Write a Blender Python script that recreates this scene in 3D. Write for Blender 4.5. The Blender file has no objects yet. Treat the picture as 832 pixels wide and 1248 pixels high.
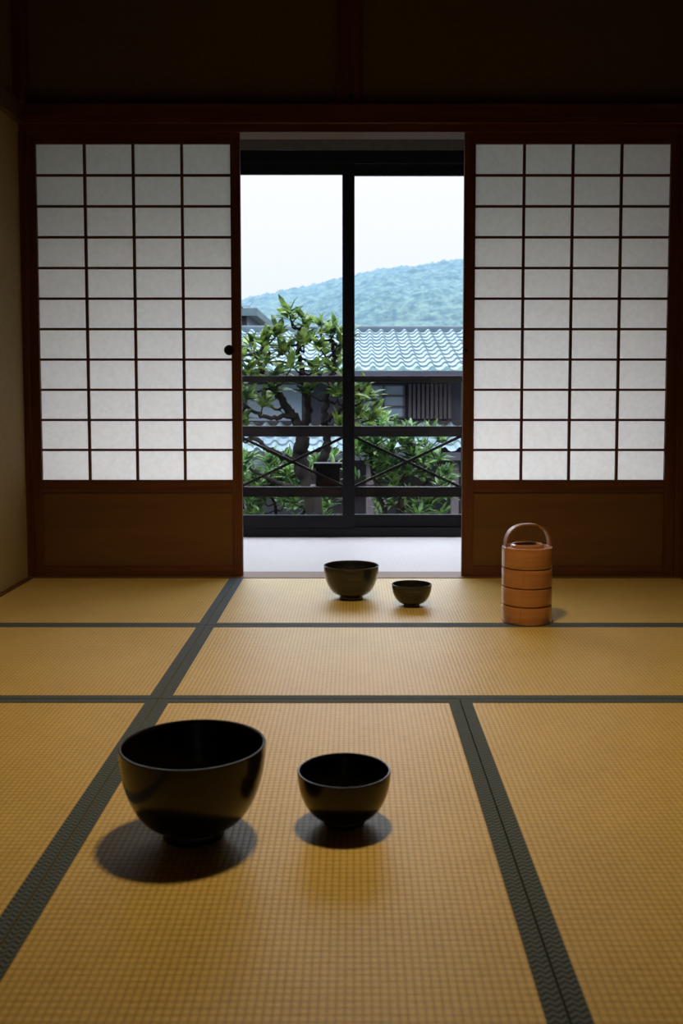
import bpy, bmesh, math, random
from mathutils import Vector, noise, Matrix
random.seed(7)
scene = bpy.context.scene
try:
    scene.view_settings.view_transform = 'Standard'
    scene.view_settings.look = 'None'
except Exception as e:
    print(e)
COL = scene.collection

# ------------------------------------------------------------------ materials
def new_mat(name):
    m = bpy.data.materials.new(name); m.use_nodes = True
    nt = m.node_tree; b = nt.nodes['Principled BSDF']
    return m, nt, b

def mat_noise(name, c1, c2, scale=(8, 8, 8), rough=0.6, bump=0.0, detail=5, nscale=1.0, coat=0, spec=0.5, metallic=0):
    m, nt, b = new_mat(name)
    tc = nt.nodes.new('ShaderNodeTexCoord'); mp = nt.nodes.new('ShaderNodeMapping')
    mp.inputs['Scale'].default_value = scale
    n = nt.nodes.new('ShaderNodeTexNoise'); n.inputs['Scale'].default_value = nscale; n.inputs['Detail'].default_value = detail
    r = nt.nodes.new('ShaderNodeValToRGB')
    r.color_ramp.elements[0].position = 0.3; r.color_ramp.elements[1].position = 0.7
    r.color_ramp.elements[0].color = (*c1, 1); r.color_ramp.elements[1].color = (*c2, 1)
    nt.links.new(tc.outputs['Object'], mp.inputs[0]); nt.links.new(mp.outputs[0], n.inputs['Vector'])
    nt.links.new(n.outputs['Fac'], r.inputs[0]); nt.links.new(r.outputs[0], b.inputs['Base Color'])
    b.inputs['Roughness'].default_value = rough
    b.inputs['Specular IOR Level'].default_value = spec
    b.inputs['Coat Weight'].default_value = coat
    b.inputs['Coat Roughness'].default_value = 0.12
    b.inputs['Metallic'].default_value = metallic
    if bump:
        bp = nt.nodes.new('ShaderNodeBump'); bp.inputs['Strength'].default_value = bump; bp.inputs['Distance'].default_value = 0.003
        nt.links.new(n.outputs['Fac'], bp.inputs['Height']); nt.links.new(bp.outputs[0], b.inputs['Normal'])
    return m

def math_node(nt, op, a, b=None):
    n = nt.nodes.new('ShaderNodeMath'); n.operation = op
    if isinstance(a, (int, float)): n.inputs[0].default_value = a
    else: nt.links.new(a, n.inputs[0])
    if b is not None:
        if isinstance(b, (int, float)): n.inputs[1].default_value = b
        else: nt.links.new(b, n.inputs[1])
    return n.outputs[0]

def tatami_mat(name, light, dark, px=0.0125, py=0.0155):
    m, nt, b = new_mat(name)
    tc = nt.nodes.new('ShaderNodeTexCoord'); sx = nt.nodes.new('ShaderNodeSeparateXYZ')
    nt.links.new(tc.outputs['Object'], sx.inputs[0])
    a = math_node(nt, 'POWER', math_node(nt, 'ABSOLUTE', math_node(nt, 'SINE', math_node(nt, 'MULTIPLY', sx.outputs[0], math.pi/px))), 0.55)
    c = math_node(nt, 'POWER', math_node(nt, 'ABSOLUTE', math_node(nt, 'SINE', math_node(nt, 'MULTIPLY', sx.outputs[1], math.pi/py))), 0.55)
    h = math_node(nt, 'MULTIPLY', a, c)
    n = nt.nodes.new('ShaderNodeTexNoise'); n.inputs['Scale'].default_value = 1.0; n.inputs['Detail'].default_value = 6
    mp = nt.nodes.new('ShaderNodeMapping'); mp.inputs['Scale'].default_value = (30, 200, 1)
    nt.links.new(tc.outputs['Object'], mp.inputs[0]); nt.links.new(mp.outputs[0], n.inputs['Vector'])
    n2 = nt.nodes.new('ShaderNodeTexNoise'); n2.inputs['Scale'].default_value = 5.0; n2.inputs['Detail'].default_value = 3
    nt.links.new(tc.outputs['Object'], n2.inputs['Vector'])
    f = math_node(nt, 'ADD', math_node(nt, 'MULTIPLY', h, 0.75), math_node(nt, 'MULTIPLY', math_node(nt, 'SUBTRACT', n.outputs['Fac'], 0.4), 0.8))
    f = math_node(nt, 'ADD', f, math_node(nt, 'MULTIPLY', math_node(nt, 'SUBTRACT', n2.outputs['Fac'], 0.5), 0.35))
    r = nt.nodes.new('ShaderNodeValToRGB')
    r.color_ramp.elements[0].color = (*dark, 1); r.color_ramp.elements[1].color = (*light, 1)
    r.color_ramp.elements[0].position = 0.0; r.color_ramp.elements[1].position = 0.85
    nt.links.new(f, r.inputs[0]); nt.links.new(r.outputs[0], b.inputs['Base Color'])
    bp = nt.nodes.new('ShaderNodeBump'); bp.inputs['Strength'].default_value = 0.4; bp.inputs['Distance'].default_value = 0.0013
    nt.links.new(h, bp.inputs['Height']); nt.links.new(bp.outputs[0], b.inputs['Normal'])
    b.inputs['Roughness'].default_value = 0.42
    b.inputs['Specular IOR Level'].default_value = 0.65
    return m

def heri_mat():
    m, nt, b = new_mat('heri_cloth')
    tc = nt.nodes.new('ShaderNodeTexCoord'); sx = nt.nodes.new('ShaderNodeSeparateXYZ')
    nt.links.new(tc.outputs['Object'], sx.inputs[0])
    # herringbone: zig-zag stripes
    zig = math_node(nt, 'PINGPONG', sx.outputs[0], 0.008)
    zag = math_node(nt, 'MULTIPLY', sx.outputs[1], 1.0)
    a = math_node(nt, 'SINE', math_node(nt, 'MULTIPLY', math_node(nt, 'ADD', zag, zig), 480))
    h = math_node(nt, 'ADD', math_node(nt, 'MULTIPLY', a, 0.5), 0.5)
    r = nt.nodes.new('ShaderNodeValToRGB')
    r.color_ramp.elements[0].color = (0.014, 0.022, 0.036, 1); r.color_ramp.elements[1].color = (0.105, 0.135, 0.17, 1)
    nt.links.new(h, r.inputs[0]); nt.links.new(r.outputs[0], b.inputs['Base Color'])
    b.inputs['Roughness'].default_value = 0.8; b.inputs['Specular IOR Level'].default_value = 0.25
    return m

def paper_mat():
    m = bpy.data.materials.new('washi_paper'); m.use_nodes = True; nt = m.node_tree
    nt.nodes.clear()
    out = nt.nodes.new('ShaderNodeOutputMaterial'); mix = nt.nodes.new('ShaderNodeMixShader')
    d = nt.nodes.new('ShaderNodeBsdfDiffuse'); t = nt.nodes.new('ShaderNodeBsdfTranslucent')
    tc = nt.nodes.new('ShaderNodeTexCoord'); n = nt.nodes.new('ShaderNodeTexNoise')
    n.inputs['Scale'].default_value = 60; n.inputs['Detail'].default_value = 8
    nt.links.new(tc.outputs['Object'], n.inputs['Vector'])
    r = nt.nodes.new('ShaderNodeValToRGB')
    r.color_ramp.elements[0].color = (0.93, 0.875, 0.81, 1); r.color_ramp.elements[1].color = (0.99, 0.94, 0.88, 1)
    r.color_ramp.elements[0].position = 0.3; r.color_ramp.elements[1].position = 0.65
    nt.links.new(n.outputs['Fac'], r.inputs[0])
    nt.links.new(r.outputs[0], t.inputs['Color']); nt.links.new(r.outputs[0], d.inputs['Color'])
    mix.inputs[0].default_value = 0.70
    nt.links.new(d.outputs[0], mix.inputs[1]); nt.links.new(t.outputs[0], mix.inputs[2]); nt.links.new(mix.outputs[0], out.inputs[0])
    return m

def glass_mat():
    m = bpy.data.materials.new('window_glass'); m.use_nodes = True; nt = m.node_tree; nt.nodes.clear()
    out = nt.nodes.new('ShaderNodeOutputMaterial'); mix = nt.nodes.new('ShaderNodeMixShader')
    t = nt.nodes.new('ShaderNodeBsdfTransparent'); g = nt.nodes.new('ShaderNodeBsdfGlossy'); g.inputs['Roughness'].default_value = 0.02
    mix.inputs[0].default_value = 0.02
    nt.links.new(t.outputs[0], mix.inputs[1]); nt.links.new(g.outputs[0], mix.inputs[2]); nt.links.new(mix.outputs[0], out.inputs[0])
    return m

def leaf_mat(name, c1, c2):
    m = bpy.data.materials.new(name); m.use_nodes = True; nt = m.node_tree
    b = nt.nodes['Principled BSDF']; out = nt.nodes['Material Output']
    tc = nt.nodes.new('ShaderNodeTexCoord'); n = nt.nodes.new('ShaderNodeTexNoise')
    n.inputs['Scale'].default_value = 11; n.inputs['Detail'].default_value = 3
    nt.links.new(tc.outputs['Object'], n.inputs['Vector'])
    r = nt.nodes.new('ShaderNodeValToRGB'); r.color_ramp.elements[0].position = 0.38; r.color_ramp.elements[1].position = 0.64
    r.color_ramp.elements[0].color = (*c1, 1); r.color_ramp.elements[1].color = (*c2, 1)
    nt.links.new(n.outputs['Fac'], r.inputs[0]); nt.links.new(r.outputs[0], b.inputs['Base Color'])
    b.inputs['Roughness'].default_value = 0.5; b.inputs['Specular IOR Level'].default_value = 0.3
    t = nt.nodes.new('ShaderNodeBsdfTranslucent'); nt.links.new(r.outputs[0], t.inputs['Color'])
    mix = nt.nodes.new('ShaderNodeMixShader'); mix.inputs[0].default_value = 0.35
    nt.links.new(b.outputs[0], mix.inputs[1]); nt.links.new(t.outputs[0], mix.inputs[2]); nt.links.new(mix.outputs[0], out.inputs[0])
    return m

TAT = tatami_mat('tatami_rush', (0.66, 0.475, 0.155), (0.32, 0.205, 0.048))
TAT2 = tatami_mat('pale_rush', (0.42, 0.385, 0.385), (0.32, 0.285, 0.28))
HERI = heri_mat()
PAPER = paper_mat()
GLASS = glass_mat()
WOODV = mat_noise('wood_red_vertical', (0.075, 0.026, 0.013), (0.15, 0.052, 0.024), (60, 60, 2.0), 0.5, 0.15, spec=0.3)
WOODH = mat_noise('wood_red_horizontal', (0.075, 0.026, 0.013), (0.15, 0.052, 0.024), (2.0, 60, 60), 0.5, 0.15, spec=0.3)
BOARD = mat_noise('wood_board', (0.125, 0.06, 0.026), (0.165, 0.08, 0.034), (1.5, 30, 14), 0.5, 0.1, spec=0.3)
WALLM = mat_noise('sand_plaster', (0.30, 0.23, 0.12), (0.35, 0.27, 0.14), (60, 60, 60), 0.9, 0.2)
WALLU = mat_noise('shaded_plaster', (0.12, 0.092, 0.048), (0.15, 0.112, 0.058), (60, 60, 60), 0.9, 0.2)  # sand plaster darkened: shade of the upper walls put into its colour
WALLE = mat_noise('engawa_plaster', (0.13, 0.12, 0.115), (0.17, 0.155, 0.145), (20, 20, 20), 0.9, 0.1)
CEIL = mat_noise('ceiling_wood', (0.06, 0.035, 0.02), (0.10, 0.06, 0.03), (3, 40, 3), 0.7)
DARKFR = mat_noise('dark_aluminium', (0.006, 0.008, 0.013), (0.010, 0.012, 0.019), (10, 10, 10), 0.45, spec=0.25)
RAIL = mat_noise('railing_wood', (0.010, 0.008, 0.010), (0.022, 0.017, 0.02), (4, 40, 40), 0.6, spec=0.3)
LACQ = mat_noise('black_lacquer', (0.0035, 0.003, 0.003), (0.007, 0.005, 0.0045), (6, 6, 30), 0.25, 0.04, coat=0.35, spec=0.3)
GLAZE = mat_noise('olive_glaze', (0.005, 0.005, 0.0045), (0.028, 0.024, 0.017), (3, 3, 34), 0.25, 0.1, coat=0.5, spec=0.4)
COPPER = mat_noise('bent_wood_lacquer', (0.33, 0.13, 0.048), (0.47, 0.20, 0.075), (4, 4, 60), 0.28, 0.05, coat=0.7)
COPD = mat_noise('bent_wood_dark', (0.20, 0.075, 0.03), (0.30, 0.12, 0.048), (8, 8, 30), 0.4, coat=.4)
BARK = mat_noise('bark', (0.008, 0.007, 0.0065), (0.024, 0.020, 0.018), (20, 20, 5), 0.9, 0.5, spec=0.1)
LEAF = leaf_mat('tree_leaf', (0.012, 0.035, 0.014), (0.17, 0.245, 0.05))
LEAF2 = leaf_mat('shrub_leaf', (0.010, 0.035, 0.014), (0.12, 0.22, 0.05))
TILE = mat_noise('kawara_tile', (0.105, 0.145, 0.165), (0.155, 0.205, 0.225), (2, 2, 2), 0.7, 0.1, spec=0.25)
RIDGE = mat_noise('ridge_tile', (0.03, 0.05, 0.065), (0.05, 0.08, 0.095), (4, 4, 4), 0.5)
HWALL = mat_noise('house_board', (0.016, 0.015, 0.027), (0.03, 0.027, 0.042), (2, 2, 12), 0.8)
HSLAT = mat_noise('house_slat', (0.035, 0.026, 0.032), (0.06, 0.045, 0.052), (40, 2, 3), 0.8)
HPALE = mat_noise('house_pale', (0.14, 0.18, 0.23), (0.18, 0.22, 0.27), (2, 2, 2), 0.8)
GROUND = mat_noise('garden_soil', (0.02, 0.03, 0.015), (0.05, 0.06, 0.03), (2, 2, 2), 0.95, 0.3)
METALD = mat_noise('dark_metal', (0.02, 0.015, 0.01), (0.03, 0.022, 0.015), (10, 10, 10), 0.35, metallic=0.8)

# ------------------------------------------------------------------ helpers
def link(o, parent=None):
    COL.objects.link(o)
    if parent is not None: o.parent = parent
    return o

def empty(name, loc=(0, 0, 0)):
    o = bpy.data.objects.new(name, None); o.location = loc; o.empty_display_size = 0.1
    COL.objects.link(o); return o

def mesh_obj(name, verts, faces, mat, parent=None, smooth=False):
    me = bpy.data.meshes.new(name); me.from_pydata(verts, [], faces); me.update()
    if isinstance(mat, (list, tuple)):
        for m in mat: me.materials.append(m)
    else: me.materials.append(mat)
    if smooth:
        for p in me.polygons: p.use_smooth = True
    return link(bpy.data.objects.new(name, me), parent)

def box(name, x0, x1, y0, y1, z0, z1, mat, parent=None, bevel=0.0, origin=True):
    cx, cy, cz = (x0+x1)/2, (y0+y1)/2, (z0+z1)/2
    bm = bmesh.new(); bmesh.ops.create_cube(bm, size=1)
    bmesh.ops.scale(bm, vec=(x1-x0, y1-y0, z1-z0), verts=bm.verts)
    if bevel: bmesh.ops.bevel(bm, geom=bm.edges[:], offset=bevel, segments=2, profile=0.7, affect='EDGES')
    me = bpy.data.meshes.new(name); bm.to_mesh(me); bm.free(); me.materials.append(mat)
    o = bpy.data.objects.new(name, me); link(o, parent)
    base = parent.location if parent is not None else Vector((0, 0, 0))
    o.location = Vector((cx, cy, cz)) - base
    return o

def boxes(name, lst, mat, parent=None):
    """many axis boxes joined into one mesh"""
    v, f = [], []
    for (x0, x1, y0, y1, z0, z1) in lst:
        b = len(v)
        v += [(x0,y0,z0),(x1,y0,z0),(x1,y1,z0),(x0,y1,z0),(x0,y0,z1),(x1,y0,z1),(x1,y1,z1),(x0,y1,z1)]
        f += [tuple(b+i for i in q) for q in ((0,3,2,1),(4,5,6,7),(0,1,5,4),(1,2,6,5),(2,3,7,6),(3,0,4,7))]
    o = mesh_obj(name, v, f, mat, parent)
    if parent is not None: o.location = -Vector(parent.location)
    return o

def lathe(name, prof, mat, parent=None, seg=96, smooth_angle=None):
    v, f = [], []; n = len(prof)
    for i in range(seg):
        a = 2*math.pi*i/seg
        for (r, z) in prof: v.append((r*math.cos(a), r*math.sin(a), z))
    for i in range(seg):
        j = (i+1) % seg
        for k in range(n-1):
            f.append((i*n+k, j*n+k, j*n+k+1, i*n+k+1))
    o = mesh_obj(name, v, f, mat, parent, smooth=True)
    bm = bmesh.new(); bm.from_mesh(o.data); bmesh.ops.remove_doubles(bm, verts=bm.verts, dist=1e-6)
    bmesh.ops.recalc_face_normals(bm, faces=bm.faces)
    for e in bm.edges:
        if len(e.link_faces) == 2 and e.calc_face_angle(0) > math.radians(38): e.smooth = False
    bm.to_mesh(o.data); bm.free()
    return o

# ------------------------------------------------------------------ room shell
XL, XR = -1.515, 1.535
box('floor', XL-0.1, XR+0.1, -1.2, 5.9, -0.16, -0.055, CEIL)
def tatami(x0, x1, y0, y1, edges, z=0.0, m=TAT):
    e = empty('tatami_mat', ((x0+x1)/2, (y0+y1)/2, 0))
    g = 0.0015
    box('rush_top', x0+g, x1-g, y0+g, y1-g, -0.055, z, m, e)
    w = 0.032; t = z+0.0016; L = []
    if 'L' in edges: L.append((x0+g, x0+w, y0+g, y1-g, z-0.01, t))
    if 'R' in edges: L.append((x1-w, x1-g, y0+g, y1-g, z-0.01, t))
    if 'F' in edges: L.append((x0+(w if 'L' in edges else g), x1-(w if 'R' in edges else g), y0+g, y0+w, z-0.01, t))
    if 'B' in edges: L.append((x0+(w if 'L' in edges else g), x1-(w if 'R' in edges else g), y1-w, y1-g, z-0.01, t))
    if L: boxes('cloth_border', L, HERI, e)
S0, S1, S2, S3 = 1.01, 2.695, 3.577, 4.50
XS = -0.545
tatami(XL+.03, XS, S2, S3, 'RF'); tatami(XS, XR-.03, S2, S3, 'LF')
tatami(XL+.03, XS, S1, S2, 'RBF'); tatami(XS, XR-.03, S1, S2, 'LBF')
tatami(XL+.03, XS, S0, S1, 'RB'); tatami(XS, 0.292, S0, S1, 'LRB'); tatami(0.292, 1.13, S0, S1, 'LRB'); tatami(1.13, XR-.03, S0, S1, 'LB')
tatami(XL+.03, 0.0, -1.0, S0, 'RB'); tatami(0.0, XR-.03, -1.0, S0, 'LB')
# tatami-yose wood strips
box('trim_1', XL, XL+.03, -1.1, 4.50, -0.05, 0.003, WOODV)
box('trim_2', XR-.03, XR, -1.1, 4.50, -0.05, 0.003, WOODV)

box('wall_left', XL-0.12, XL, -1.2, 5.95, -0.16, 2.11, WALLM)
box('wall_right', XR, XR+0.12, -1.2, 5.95, -0.16, 2.11, WALLM)
box('wall_left_upper', XL-0.12, XL, -1.2, 5.95, 2.11, 2.8, WALLU)  # shading above the beam comes from the darker plaster colour, both sides
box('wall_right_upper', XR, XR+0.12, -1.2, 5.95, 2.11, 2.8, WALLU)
box('trim_10', XL, XL+.03, -1.05, 4.50, 2.062, 2.146, CEIL, bevel=0.003)
box('trim_11', XR-.03, XR, -1.05, 4.50, 2.062, 2.146, CEIL, bevel=0.003)
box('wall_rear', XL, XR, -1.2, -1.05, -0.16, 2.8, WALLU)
box('ceiling', XL-0.12, XR+0.12, -1.2, 4.68, 2.75, 2.85, CEIL)
# small wall above the lintel
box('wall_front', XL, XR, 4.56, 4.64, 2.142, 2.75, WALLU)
box('trim_3', -0.080, 0.030, 4.535, 4.58, 2.142, 2.75, WOODV, bevel=0.003)      # central strut
box('trim_4', XL, XR, 4.505, 4.66, 2.062, 2.146, WOODH, bevel=0.003)            # nageshi
box('trim_5', XL, XR, 4.53, 4.66, 2.028, 2.062, WOODH, bevel=0.002)             # kamoi track
box('trim_6', XL, -1.486, 4.52, 4.66, 0.0, 2.03, WOODV, bevel=0.002)            # posts
box('trim_7', 1.481, XR, 4.52, 4.66, 0.0, 2.03, WOODV, bevel=0.002)
box('trim_8', XL, XR, 4.50, 4.66, -0.05, 0.003, BOARD, bevel=0.002)             # threshold
box('trim_9', XL, XL+.045, 4.46, 4.56, 2.146, 2.75, WOODV, bevel=0.002)         # corner post
lathe('nail_cover', [(0, 0.012), (0.006, 0.010), (0.010, 0.004), (0.011, 0)], METALD, seg=24)
o = bpy.data.objects['nail_cover']; o.rotation_euler = (math.radians(90), 0, 0); o.location = (-0.018, 4.535, 2.185)

# ------------------------------------------------------------------ shoji doors
def shoji(name, x0, x1, cx0, cx1, pull, pr):
    Y0, Y1 = 4.54, 4.57
    e = empty(name, ((x0+x1)/2, Y0, 0.004))
    zt, zc1, zc0, zr, zb = 2.028, 1.979, 0.452, 0.395, 0.052
    box('stile_1', x0, cx0, Y0, Y1, 0.004, zt, WOODV, e, 0.002)
    box('stile_2', cx1, x1, Y0, Y1, 0.004, zt, WOODV, e, 0.002)
    box('top_rail', cx0, cx1, Y0+.001, Y1-.001, zc1, zt, WOODH, e)
    box('middle_rail', cx0, cx1, Y0+.001, Y1-.001, zr, zc0, WOODH, e, 0.002)
    box('bottom_rail', cx0, cx1, Y0+.001, Y1-.001, 0.004, zb, WOODH, e, 0.002)
    box('hip_board', cx0, cx1, Y0+.010, Y1-.010, zb, zr, BOARD, e)
    L = []; w = 0.0060
    for i in range(1, 4):
        x = cx0+(cx1-cx0)*i/4; L.append((x-w, x+w, Y0+.005, Y0+.018, zc0, zc1))
    boxes('muntin_vertical', L, WOODV, e)
    L = []
    for i in range(1, 11):
        z = zc0+(zc1-zc0)*i/11; L.append((cx0, cx1, Y0+.007, Y0+.018, z-w*.9, z+w*.9))
    boxes('muntin_horizontal', L, WOODH, e)
    o = mesh_obj('paper', [(cx0, Y0+.0185, zc0), (cx1, Y0+.0185, zc0), (cx1, Y0+.0185, zc1), (cx0, Y0+.0185, zc1)], [(0, 1, 2, 3)], PAPER, e)
    o.location = -Vector(e.location)
    s = pr
    p = lathe('finger_pull', [(0, 0.004*s), (0.014*s, 0.005*s), (0.019*s, 0.010*s), (0.022*s, 0.009*s), (0.024*s, 0)], METALD, e, seg=40)
    p.rotation_euler = (math.radians(90), 0, 0); p.location = Vector((pull, Y0, 1.05))-Vector(e.location)
shoji('door_1', -1.486, -0.520, -1.446, -0.564, -0.575, 1.0)
shoji('door_2', 0.498, 1.481, 0.549, 1.433, 0.510, 0.4)

# ------------------------------------------------------------------ engawa
box('engawa_floor', XL, XR, 4.66, 5.90, -0.055, -0.002, TAT2)
box('engawa_ceiling', XL-.12, XR+.12, 4.60, 5.95, 2.46, 2.52, WALLE)
box('wall_engawa', XL, XR, 5.82, 5.92, 2.262, 2.46, WALLE)
# sliding window
def window():
    e = empty('window_1', (0, 5.85, 0))
    y0, y1 = 5.83, 5.90
    box('head', XL, XR, y0, y1, 2.19, 2.262, DARKFR, e, 0.003)
    box('sill', XL, XR, y0, y1, -0.002, 0.05, DARKFR, e, 0.003)
    box('jamb_1', XL, XL+.05, y0, y1, 0.05, 2.19, DARKFR, e)
    box('jamb_2', XR-.05, XR, y0, y1, 0.05, 2.19, DARKFR, e)
    for k, (a, b, ya, yb) in enumerate([(XL+.05, 0.0, 5.835, 5.862), (-0.072, XR-.05, 5.866, 5.893)]):
        box(f'sash_top_{k}', a, b, ya, yb, 2.126, 2.19, DARKFR, e, 0.002)
        box(f'sash_bottom_{k}', a, b, ya, yb, 0.05, 0.128, DARKFR, e, 0.002)
        box(f'sash_left_{k}', a, a+.072, ya, yb, 0.128, 2.126, DARKFR, e, 0.002)
        box(f'sash_right_{k}', b-.072, b, ya, yb, 0.128, 2.126, DARKFR, e, 0.002)
        ym = (ya+yb)/2
        o = mesh_obj(f'pane_{k}', [(a+.06, ym, .12), (b-.06, ym, .12), (b-.06, ym, 2.13), (a+.06, ym, 2.13)], [(0, 1, 2, 3)], GLASS, e)
        o.location = -Vector(e.location)
    box('latch', -0.05, -0.022, 5.815, 5.836, 0.93, 0.99, DARKFR, e, 0.003)
window()

# ------------------------------------------------------------------ balcony railing
box('balcony_deck', XL-.3, XR+.3, 5.95, 6.45, -0.10, -0.05, RAIL)
def rod(v, f, p, q, r):
    p, q = Vector(p), Vector(q); d = (q-p).normalized()
    a = d.cross(Vector((0, 1, 0))).normalized(); b = d.cross(a)
    k = len(v)
    for base in (p, q):
        for s, t in ((-1, -1), (1, -1), (1, 1), (-1, 1)): v.append(tuple(base+a*r*s+b*r*t))
    f += [tuple(k+i for i in qd) for qd in ((0, 1, 2, 3), (7, 6, 5, 4), (0, 4, 5, 1), (1, 5, 6, 2), (2, 6, 7, 3), (3, 7, 4, 0))]
def railing():
    e = empty('balcony_railing', (0, 6.35, -0.05))
    box('handrail', XL-.3, XR+.3, 6.325, 6.375, 0.925, 0.965, RAIL, e, 0.004)
    box('rail_2', XL-.3, XR+.3, 6.33, 6.37, 0.575, 0.643, RAIL, e, 0.003)
    box('rail_3', XL-.3, XR+.3, 6.33, 6.37, 0.185, 0.25, RAIL, e, 0.003)
    xs = [-1.52, -0.77, -0.035, 0.71, 1.45]
    boxes('posts', [(x-.022, x+.022, 6.328, 6.372, -0.05, 0.93) for x in xs], RAIL, e)
    v, f = [], []
    for a, b in zip(xs[:-1], xs[1:]):
        rod(v, f, (a+.02, 6.352, .58), (b-.02, 6.352, .245), .0085)
        rod(v, f, (a+.02, 6.345, .245), (b-.02, 6.345, .58), .0085)
    o = mesh_obj('cross_braces', v, f, RAIL, e); o.location = -Vector(e.location)
    # dark trough standing on a small shelf fixed to the lower rail
    box('shelf', -.29, -.06, 6.365, 6.52, .225, .25, RAIL, e)
    box('trough_body', -.255, -.095, 6.385, 6.50, .25, .37, DARKFR, e, 0.006)
    box('trough_rim', -.268, -.082, 6.375, 6.51, .37, .40, DARKFR, e, 0.004)
railing()

# ------------------------------------------------------------------ bowls
def bowl(name, X, Y, R, H, rf, mat, th=0.006, flare=0.0, rot=0):
    prof = [(0, 0.10*H), (rf*.80, 0.085*H), (rf*.86, 0.0), (rf*.98, 0.0), (rf*1.0, 0.02*H), (rf*.94, 0.10*H)]
    z0 = 0.12*H; r0 = rf*1.02; N = 26
    for i in range(N+1):
        a = i/N*math.pi/2
        r = r0+(R-r0)*math.sin(a)**0.95 + flare*max(0, i/N-.8)*R
        prof.append((r, z0+(H-z0)*(1-math.cos(a))**0.92))
    rr = prof[-1][0]
    prof += [(rr-th*.25, H+th*.25), (rr-th*.75, H+th*.2), (rr-th, H-th*.2)]
    for i in range(N-1, -1, -1):
        a = i/N*math.pi/2
        r = (r0+(R-r0)*math.sin(a)**0.95)-th
        r *= 1 if i > 2 else (i/3)
        prof.append((max(r, 0), max(z0+th*1.3+(H-z0-th)*(1-math.cos(a))**0.92, 0)))
    o = lathe(name, prof, mat, seg=112)
    o.location = (X, Y, 0.0004); o.rotation_euler[2] = rot
    return o
bowl('lacquer_bowl', -0.311, 1.852, 0.140, 0.178, 0.060, LACQ, 0.007)
bowl('lacquer_bowl', -0.021, 1.907, 0.0925, 0.105, 0.041, LACQ, 0.005)
bowl('glazed_tea_bowl', -0.014, 4.055, 0.1145, 0.139, 0.050, GLAZE, 0.006)
bowl('glazed_tea_bowl', 0.229, 3.912, 0.0805, 0.088, 0.034, GLAZE, 0.005)

# ------------------------------------------------------------------ tiered box with handle
def tier_box():
    e = empty('tiered_lunch_box', (0.643, 3.641, 0.0004)); R = 0.093
    tops = [0.068, 0.136, 0.206, 0.285]; prev = 0
    for k in range(4):
        top = tops[k]
        z0 = prev; prev = top
        prof = [(0, z0+.001), (R-.005, z0+.001), (R-.004, z0+.002), (R-.0006, z0+.0035), (R, z0+.006), (R, (z0+top)/2), (R, top-.006), (R-.0006, top-.003), (R-.004, top-.0015), (R-.006, top-.001)]
        if k < 3: prof += [(0, top-.001)]
        else: prof += [(R-.011, top-.001), (R-.013, top-.004), (R-.013, top-.010), (0, top-.010)]
        lathe(f'tier_{k+1}', prof, COPPER, e, 96)
        # bent-wood overlap seam
        sv, sf = [], []
        for i in range(9):
            a = math.radians(-150+i*3+k*3)
            for zz in (z0+.006+.008*(i/8), top-.006-.010*(1-i/8)):
                sv.append(((R+.0016)*math.cos(a), (R+.0016)*math.sin(a), zz))
        for i in range(8): sf.append((2*i, 2*i+2, 2*i+3, 2*i+1))
        s = mesh_obj(f'lap_seam_{k+1}', sv, sf, COPPER, e); 
        md = s.modifiers.new('sol', 'SOLIDIFY'); md.thickness = 0.0025
    zt = 0.275
    lathe('lid', [(0, zt+.008), (R*.52, zt+.008), (R*.55, zt+.016), (R*.60, zt+.018), (R*.66, zt+.015), (R*.70, zt+.004), (R*.72, zt)], COPPER, e, 96)
    # handle: flat bent strap
    v, f = [], []; N = 40; w = 0.015; t = 0.0030
    pts = [(-.086, .255)]
    for i in range(N+1):
        a = math.pi-math.pi*i/N
        pts.append((.086*math.copysign(abs(math.cos(a))**.8, math.cos(a)), .285+.080*math.sin(a)**.85))
    pts.append((.086, .255))
    n = len(pts)
    for i, (x, zz) in enumerate(pts):
        a = pts[max(i-1, 0)]; b = pts[min(i+1, n-1)]
        d = Vector((b[0]-a[0], 0, b[1]-a[1])).normalized(); nn = Vector((-d.z, 0, d.x))
        for s, q in ((-1, -1), (1, -1), (1, 1), (-1, 1)):
            v.append((x+nn.x*t*q, w*s, zz+nn.z*t*q))
    for i in range(n-1):
        for q in range(4): f.append((i*4+q, i*4+(q+1) % 4, (i+1)*4+(q+1) % 4, (i+1)*4+q))
    f += [(3, 2, 1, 0), (n*4-4, n*4-3, n*4-2, n*4-1)]
    h = mesh_obj('handle', v, f, COPD, e)
    bm = bmesh.new(); bm.from_mesh(h.data); bmesh.ops.recalc_face_normals(bm, faces=bm.faces); bm.to_mesh(h.data); bm.free()
    e.rotation_euler[2] = math.radians(12)
tier_box()

# ------------------------------------------------------------------ outside
box('ground', -60, 60, 5.96, 75, -1.2, -1.0, GROUND)

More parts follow.
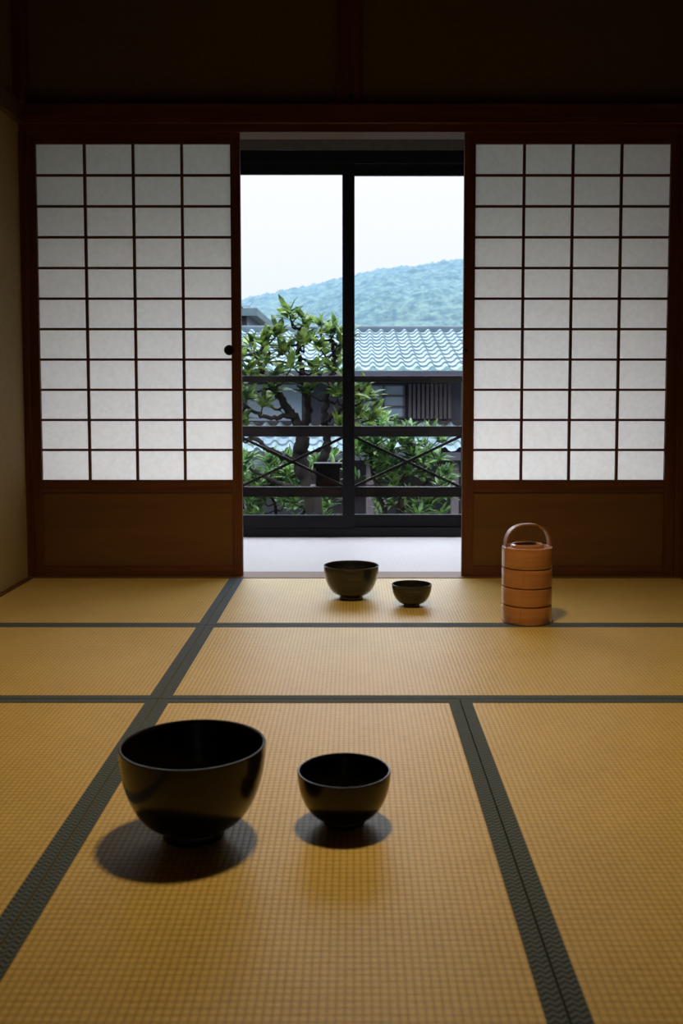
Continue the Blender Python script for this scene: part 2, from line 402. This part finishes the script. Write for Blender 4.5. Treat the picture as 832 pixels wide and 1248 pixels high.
# forest hill
def hill():
    nx, ny = 330, 210; v, f = [], []
    for j in range(ny):
        y = 75+j*0.45
        for i in range(nx):
            x = -60+i*0.42
            ridge = 18.3+0.15*x+0.7*math.sin(x*.13+1)
            t = min(1, max(0, (y-78)/72)); s = t*t*(3-2*t)
            z = -1.2+ridge*s*1.02
            g = math.exp(-((y-108)/14)**2); z += g*max(0, (1.2+0.22*x+0.9*math.sin(x*.2+2)))*1.0
            if y > 150: z -= (y-150)*.35
            p = Vector((x*.10, y*.10, 0))
            z += 0.8*noise.noise(p)+0.9*abs(noise.noise(p*6))+0.45*abs(noise.noise(p*14))
            v.append((x, y, z))
    for j in range(ny-1):
        for i in range(nx-1):
            a = j*nx+i; f.append((a, a+1, a+nx+1, a+nx))
    m, nt, b = new_mat('forest_canopy')
    tc = nt.nodes.new('ShaderNodeTexCoord')
    n = nt.nodes.new('ShaderNodeTexNoise'); n.inputs['Scale'].default_value = 0.8; n.inputs['Detail'].default_value = 6; n.inputs['Roughness'].default_value = .65
    nt.links.new(tc.outputs['Object'], n.inputs['Vector'])
    r = nt.nodes.new('ShaderNodeValToRGB'); r.color_ramp.elements[0].position = .40; r.color_ramp.elements[1].position = .62
    r.color_ramp.elements[0].color = (0.018, 0.038, 0.042, 1); r.color_ramp.elements[1].color = (0.078, 0.112, 0.088, 1)
    nt.links.new(n.outputs['Fac'], r.inputs[0])
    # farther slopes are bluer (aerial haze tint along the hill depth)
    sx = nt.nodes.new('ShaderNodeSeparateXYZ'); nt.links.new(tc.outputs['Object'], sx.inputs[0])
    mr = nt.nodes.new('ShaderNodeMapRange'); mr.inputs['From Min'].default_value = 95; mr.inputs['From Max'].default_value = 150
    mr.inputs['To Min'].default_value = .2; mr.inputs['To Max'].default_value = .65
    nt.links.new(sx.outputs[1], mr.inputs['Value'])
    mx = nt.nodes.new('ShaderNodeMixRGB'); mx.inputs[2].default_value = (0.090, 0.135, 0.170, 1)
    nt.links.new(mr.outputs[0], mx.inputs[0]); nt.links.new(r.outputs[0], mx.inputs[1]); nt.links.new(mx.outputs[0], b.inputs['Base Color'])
    b.inputs['Roughness'].default_value = 1; b.inputs['Specular IOR Level'].default_value = 0.0
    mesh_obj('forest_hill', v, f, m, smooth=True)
hill()

# neighbouring house
def tile_roof(name, x0, x1, ya, za, yb, zb, parent, pitch=0.2, rows=11):
    per = 10; ncol = int((x1-x0)/pitch); v, f = [], []
    nx = ncol*per+1
    prof_rows = []
    for r in range(rows):
        prof_rows += [(r/rows, 0.03), ((r+.96)/rows, 0.0), ((r+.999)/rows, 0.0)]
    L = math.hypot(yb-ya, zb-za); ny_, nz_ = -(zb-za)/L, (yb-ya)/L
    for (t, lift) in prof_rows:
        for i in range(nx):
            ph = (i % per)/per
            h = 0.03*max(0, math.cos((ph-.25)*2*math.pi))+0.015*math.cos((ph-.25)*2*math.pi)
            d = h+lift
            v.append((x0+i*pitch/per, ya+(yb-ya)*t+ny_*d, za+(zb-za)*t+nz_*d))
    for j in range(len(prof_rows)-1):
        for i in range(nx-1):
            a = j*nx+i; f.append((a, a+1, a+nx+1, a+nx))
    o = mesh_obj(name, v, f, TILE, parent, smooth=False); o.location = -Vector(parent.location) if parent else (0, 0, 0)
    return o
def house():
    e = empty('neighbour_house', (1, 14, -1.0))
    xa, xb = -3.2, 6.5
    tile_roof('tile_roof', xa, xb, 13.35, 1.16, 17.0, 1.92, e)
    box('ridge_cap', xa-.05, xb+.05, 16.9, 17.15, 1.88, 2.01, RIDGE, e, 0.03)
    box('eave_fascia', xa, xb, 13.34, 13.42, 1.06, 1.16, HWALL, e)
    box('eave_soffit', xa, xb, 13.4, 14.1, 1.10, 1.13, HWALL, e)
    box('house_wall', xa+.3, xb-.3, 14.0, 20, -1.0, 1.12, HWALL, e)
    box('pale_wall', -3.0, -.75, 13.97, 14.0, -.3, .98, HPALE, e)
    box('paper_window', .12, .70, 13.96, 14.0, .52, .97, HPALE, e)
    boxes('window_bars', [(x-.012, x+.012, 13.93, 13.965, .52, .97) for x in (.12, .41, .70)]+[(.12, .70, 13.93, 13.965, z-.012, z+.012) for z in (.52, .67, .82, .97)], HSLAT, e)
    boxes('slats', [(.76+i*.062, .80+i*.062, 13.9, 14.0, .50, .99) for i in range(10)], HSLAT, e)
    box('beam', xa+.3, xb-.3, 13.9, 14.0, .38, .47, RAIL, e)
    tile_roof('lower_roof', -1.5, 4.5, 12.6, 0.10, 13.95, 0.42, e, 0.2, 4)
    box('lower_fascia', -1.5, 4.5, 12.58, 12.66, 0.0, 0.10, HWALL, e)
    boxes('lower_posts', [(x-.05, x+.05, 12.7, 12.8, -1.0, .1) for x in (-1.4, .2, 1.3, 2.9, 4.4)], HSLAT, e)
    e2 = empty('neighbour_house', (-3.2, 19, -1.0))
    box('upper_wall', -5.5, -1.95, 18.0, 21, -1.0, 2.25, HPALE, e2)
    box('verge', -5.7, -1.75, 17.8, 21.2, 2.25, 2.38, RIDGE, e2)
    tile_roof('tile_roof', -5.7, -1.72, 17.8, 2.36, 19.6, 2.52, e2, .2, 5)
    boxes('wall_posts', [(x-.04, x+.04, 17.95, 18.0, -1, 2.25) for x in (-3.4, -2.7, -2.0)], RAIL, e2)
house()

# tree and shrubs
def tube(v, f, pts, r0, r1, seg=8):
    n = len(pts); base = len(v)
    for i, p in enumerate(pts):
        a = pts[max(0, i-1)]; b = pts[min(n-1, i+1)]
        d = (b-a).normalized(); u = d.cross(Vector((.3, 1, .1))).normalized(); w = d.cross(u)
        r = r0+(r1-r0)*i/(n-1)
        for k in range(seg):
            an = 2*math.pi*k/seg; v.append(tuple(p+(u*math.cos(an)+w*math.sin(an))*r))
    for i in range(n-1):
        for k in range(seg):
            f.append((base+i*seg+k, base+i*seg+(k+1) % seg, base+(i+1)*seg+(k+1) % seg, base+(i+1)*seg+k))
def smooth_path(P, n=8, wob=0.012):
    P = [Vector(p) for p in P]; out = []
    Q = [P[0]*2-P[1]]+P+[P[-1]*2-P[-2]]
    for i in range(1, len(Q)-2):
        for k in range(n):
            t = k/n; a, b, c, d = Q[i-1], Q[i], Q[i+1], Q[i+2]
            p = 0.5*((2*b)+(c-a)*t+(2*a-5*b+4*c-d)*t*t+(3*b-a-3*c+d)*t*t*t)
            out.append(p+Vector([random.uniform(-wob, wob) for _ in range(3)]))
    out.append(P[-1]); return out
def leaf(v, f, p, d, L, W):
    d = d.normalized(); side = d.cross(Vector((random.uniform(-.4, .4), random.uniform(-.4, .4), 1))).normalized(); up = side.cross(d)
    b = len(v)
    m1 = p+d*L*.35; m2 = p+d*L*.72-up*L*.05; tip = p+d*L-up*L*.16
    for q in (p, m1+side*W+up*W*.35, m1, m1-side*W+up*W*.35, m2+side*W*.75+up*W*.2, m2, m2-side*W*.75+up*W*.2, tip): v.append(tuple(q))
    f += [(b, b+1, b+2), (b, b+2, b+3), (b+1, b+4, b+5, b+2), (b+2, b+5, b+6, b+3), (b+4, b+7, b+5), (b+5, b+7, b+6)]
def rosette(v, f, p, n, L, W, axis=Vector((0, 0, 1))):
    for i in range(n):
        a = random.uniform(0, 2*math.pi); el = random.uniform(-.25, 1.3)
        d = Vector((math.cos(a)*math.cos(el), math.sin(a)*math.cos(el), math.sin(el)))*.8+axis*.35
        leaf(v, f, p+Vector([random.uniform(-.02, .02) for _ in range(3)]), d, L*random.uniform(.7, 1.15), W*random.uniform(.8, 1.2))
def plant(name, limbs, tips, leafm, nl, L, W, loc, twig=.009):
    e = empty(name, loc)
    v, f = [], []; nodes = []
    for (pts, r0, r1) in limbs:
        path = smooth_path(pts); tube(v, f, path, r0, r1); nodes += path[3:]
    lv, lf = [], []
    for t in tips:
        t = Vector(t); near = min(nodes, key=lambda q: (q-t).length+(0.25 if q.z > t.z else 0))
        mid = (near+t)/2+Vector((random.uniform(-.03, .03), 0, -.04))
        path = smooth_path([near, mid, t], 4, .004); tube(v, f, path, twig*1.3, twig*.6, 6)
        ax = (t-near).normalized()
        rosette(lv, lf, t, nl, L, W, ax)
        if (t-near).length > .22: rosette(lv, lf, mid, nl//4, L*.9, W, ax)
    a = mesh_obj('branches', v, f, BARK, e, True); a.location = -Vector(loc)
    b = mesh_obj('leaves', lv, lf, leafm, e, False); b.location = -Vector(loc)
limbs = [
 ([(-.30, 8, -1.0), (-.31, 8, -.3), (-.36, 8, .05), (-.44, 8.02, .30), (-.42, 8.0, .50)], .085, .06),
 ([(-.36, 8, .05), (-.28, 8, .25), (-.22, 7.95, .42), (-.25, 7.9, .62)], .05, .03),
 ([(-.42, 8, .50), (-.50, 8, .68), (-.62, 8.0, .84), (-.74, 8, 1.0), (-.80, 8.0, 1.18)], .045, .018),
 ([(-.42, 8, .50), (-.38, 8.05, .72), (-.42, 8.1, .95), (-.46, 8.1, 1.2), (-.45, 8.1, 1.38)], .04, .015),
 ([(-.25, 7.9, .62), (-.22, 7.9, .85), (-.16, 7.9, 1.08), (-.18, 7.9, 1.28)], .03, .014),
 ([(-.25, 7.9, .62), (-.10, 7.85, .74), (.02, 7.85, .90)], .025, .012),
 ([(-.44, 8.02, .30), (-.62, 7.9, .36), (-.80, 7.85, .50), (-.98, 7.9, .60)], .03, .014),
 ([(-.50, 8, .68), (-.70, 7.9, .66), (-.88, 7.85, .76)], .022, .012),
 ([(-.36, 8, .05), (-.6, 7.95, .12), (-.85, 7.95, .25)], .025, .012),
]
tips = []
for (x, z) in [(-.50,1.52),(-.60,1.40),(-.40,1.46),(-.28,1.40),(-.18,1.38),(-.08,1.33),(-.73,1.32),(-.84,1.26),(-.92,1.16),
    (-.55,1.26),(-.42,1.30),(-.28,1.24),(-.12,1.20),(-.70,1.16),(-.84,1.06),(-.93,.96),(-.62,1.06),(-.48,1.12),(-.31,1.08),(-.18,1.06),(-.06,1.05),
    (-.84,.88),(-.98,.84),(-.62,.93),(-.35,.94),(-.16,.92),(-.04,.91),(.05,.95),(.08,.84),(-.74,.84),(.04,.74),(.13,.72),
    (-1.05,1.12),(-1.1,.95),(-.92,.66),(-1.02,.58),(-.10,.62),(-1.1,1.28)]:
    for k in range(2):
        tips.append((x+random.uniform(-.03, .03), 8+random.uniform(-.25, .2), z-.06+random.uniform(-.03, .03)))
plant('garden_tree', limbs, tips, LEAF, 10, .16, .027, (-.30, 8, -1.0))

limbs2 = [([(.32, 9.1, -1.0), (.30, 9.1, -.4), (.16, 9.1, .15), (.11, 9.1, .5)], .03, .012),
          ([(.32, 9.1, -1.0), (.39, 9.1, -.3), (.45, 9.1, .05), (.56, 9.1, .38)], .03, .012),
          ([(.39, 9.1, -.3), (.65, 9.1, .0), (.78, 9.1, .2)], .02, .01)]
tips2 = []
for i in range(90):
    x = random.uniform(.0, .86); zmax = .64-.28*abs(x-.12)
    tips2.append((x, 9.1+random.uniform(-.3, .3), zmax-abs(random.gauss(0, .42))))
plant('garden_shrub', limbs2, tips2, LEAF2, 14, .16, .018, (.32, 9.1, -1.0), .006)
limbs3 = [([(-.7, 9.3, -1.0), (-.72, 9.3, -.5), (-.8, 9.3, .0)], .03, .012), ([(-.7, 9.3, -1.0), (-.55, 9.3, -.5), (-.40, 9.3, .0)], .03, .012), ([(-.7, 9.3, -1.0), (-1.0, 9.3, -.4), (-1.1, 9.3, 0)], .02, .012)]
tips3 = [(random.uniform(-1.3, -.2), 9.3+random.uniform(-.3, .3), .22-abs(random.gauss(0, .34))) for i in range(85)]
plant('garden_shrub', limbs3, tips3, LEAF2, 14, .17, .017, (-.7, 9.3, -1.0), .006)

# ------------------------------------------------------------------ world + lamp
w = bpy.data.worlds.new('sky'); scene.world = w; w.use_nodes = True; nt = w.node_tree
bg = nt.nodes['Background']; tc = nt.nodes.new('ShaderNodeTexCoord'); sx = nt.nodes.new('ShaderNodeSeparateXYZ')
nt.links.new(tc.outputs['Generated'], sx.inputs[0])
r = nt.nodes.new('ShaderNodeValToRGB'); el = r.color_ramp.elements
el[0].position = 0.0; el[0].color = (0.74, 0.87, 1.0, 1)
el[1].position = 0.5; el[1].color = (0.78, 0.87, 1.0, 1)
a = el.new(0.14); a.color = (0.90, 0.95, 1.0, 1)
a = el.new(0.2); a.color = (0.95, 0.97, 1.0, 1)
nt.links.new(sx.outputs[2], r.inputs[0]); nt.links.new(r.outputs[0], bg.inputs['Color'])
mr = nt.nodes.new('ShaderNodeMapRange'); mr.inputs['From Min'].default_value = 0.25; mr.inputs['From Max'].default_value = 0.75
mr.inputs['To Min'].default_value = 1.05; mr.inputs['To Max'].default_value = 10.5
nt.links.new(sx.outputs[2], mr.inputs['Value']); nt.links.new(mr.outputs[0], bg.inputs['Strength'])

ld = bpy.data.lights.new('ceiling_lamp', 'SPOT'); ld.energy = 158; ld.color = (1.0, 0.73, 0.34)
ld.spot_size = math.radians(106); ld.spot_blend = 1.0; ld.shadow_soft_size = 0.11
lo = bpy.data.objects.new('ceiling_lamp', ld); COL.objects.link(lo); lo.location = (0.02, 2.45, 2.5)
lo.rotation_euler = (math.radians(8), 0, 0)   # aimed slightly toward the garden side

# ------------------------------------------------------------------ camera
cd = bpy.data.cameras.new('camera'); co = bpy.data.objects.new('camera', cd); COL.objects.link(co)
cd.sensor_width = 36; cd.sensor_fit = 'AUTO'; cd.lens = 1200/1248*36
cd.shift_x = -16/1248; cd.shift_y = -62.2/1248
co.location = (0, 0, 0.85); co.rotation_euler = (math.radians(90-3.9), 0, 0)
cd.dof.use_dof = True; cd.dof.focus_distance = 4.3; cd.dof.aperture_fstop = 5.6
cd.clip_end = 500
scene.camera = co
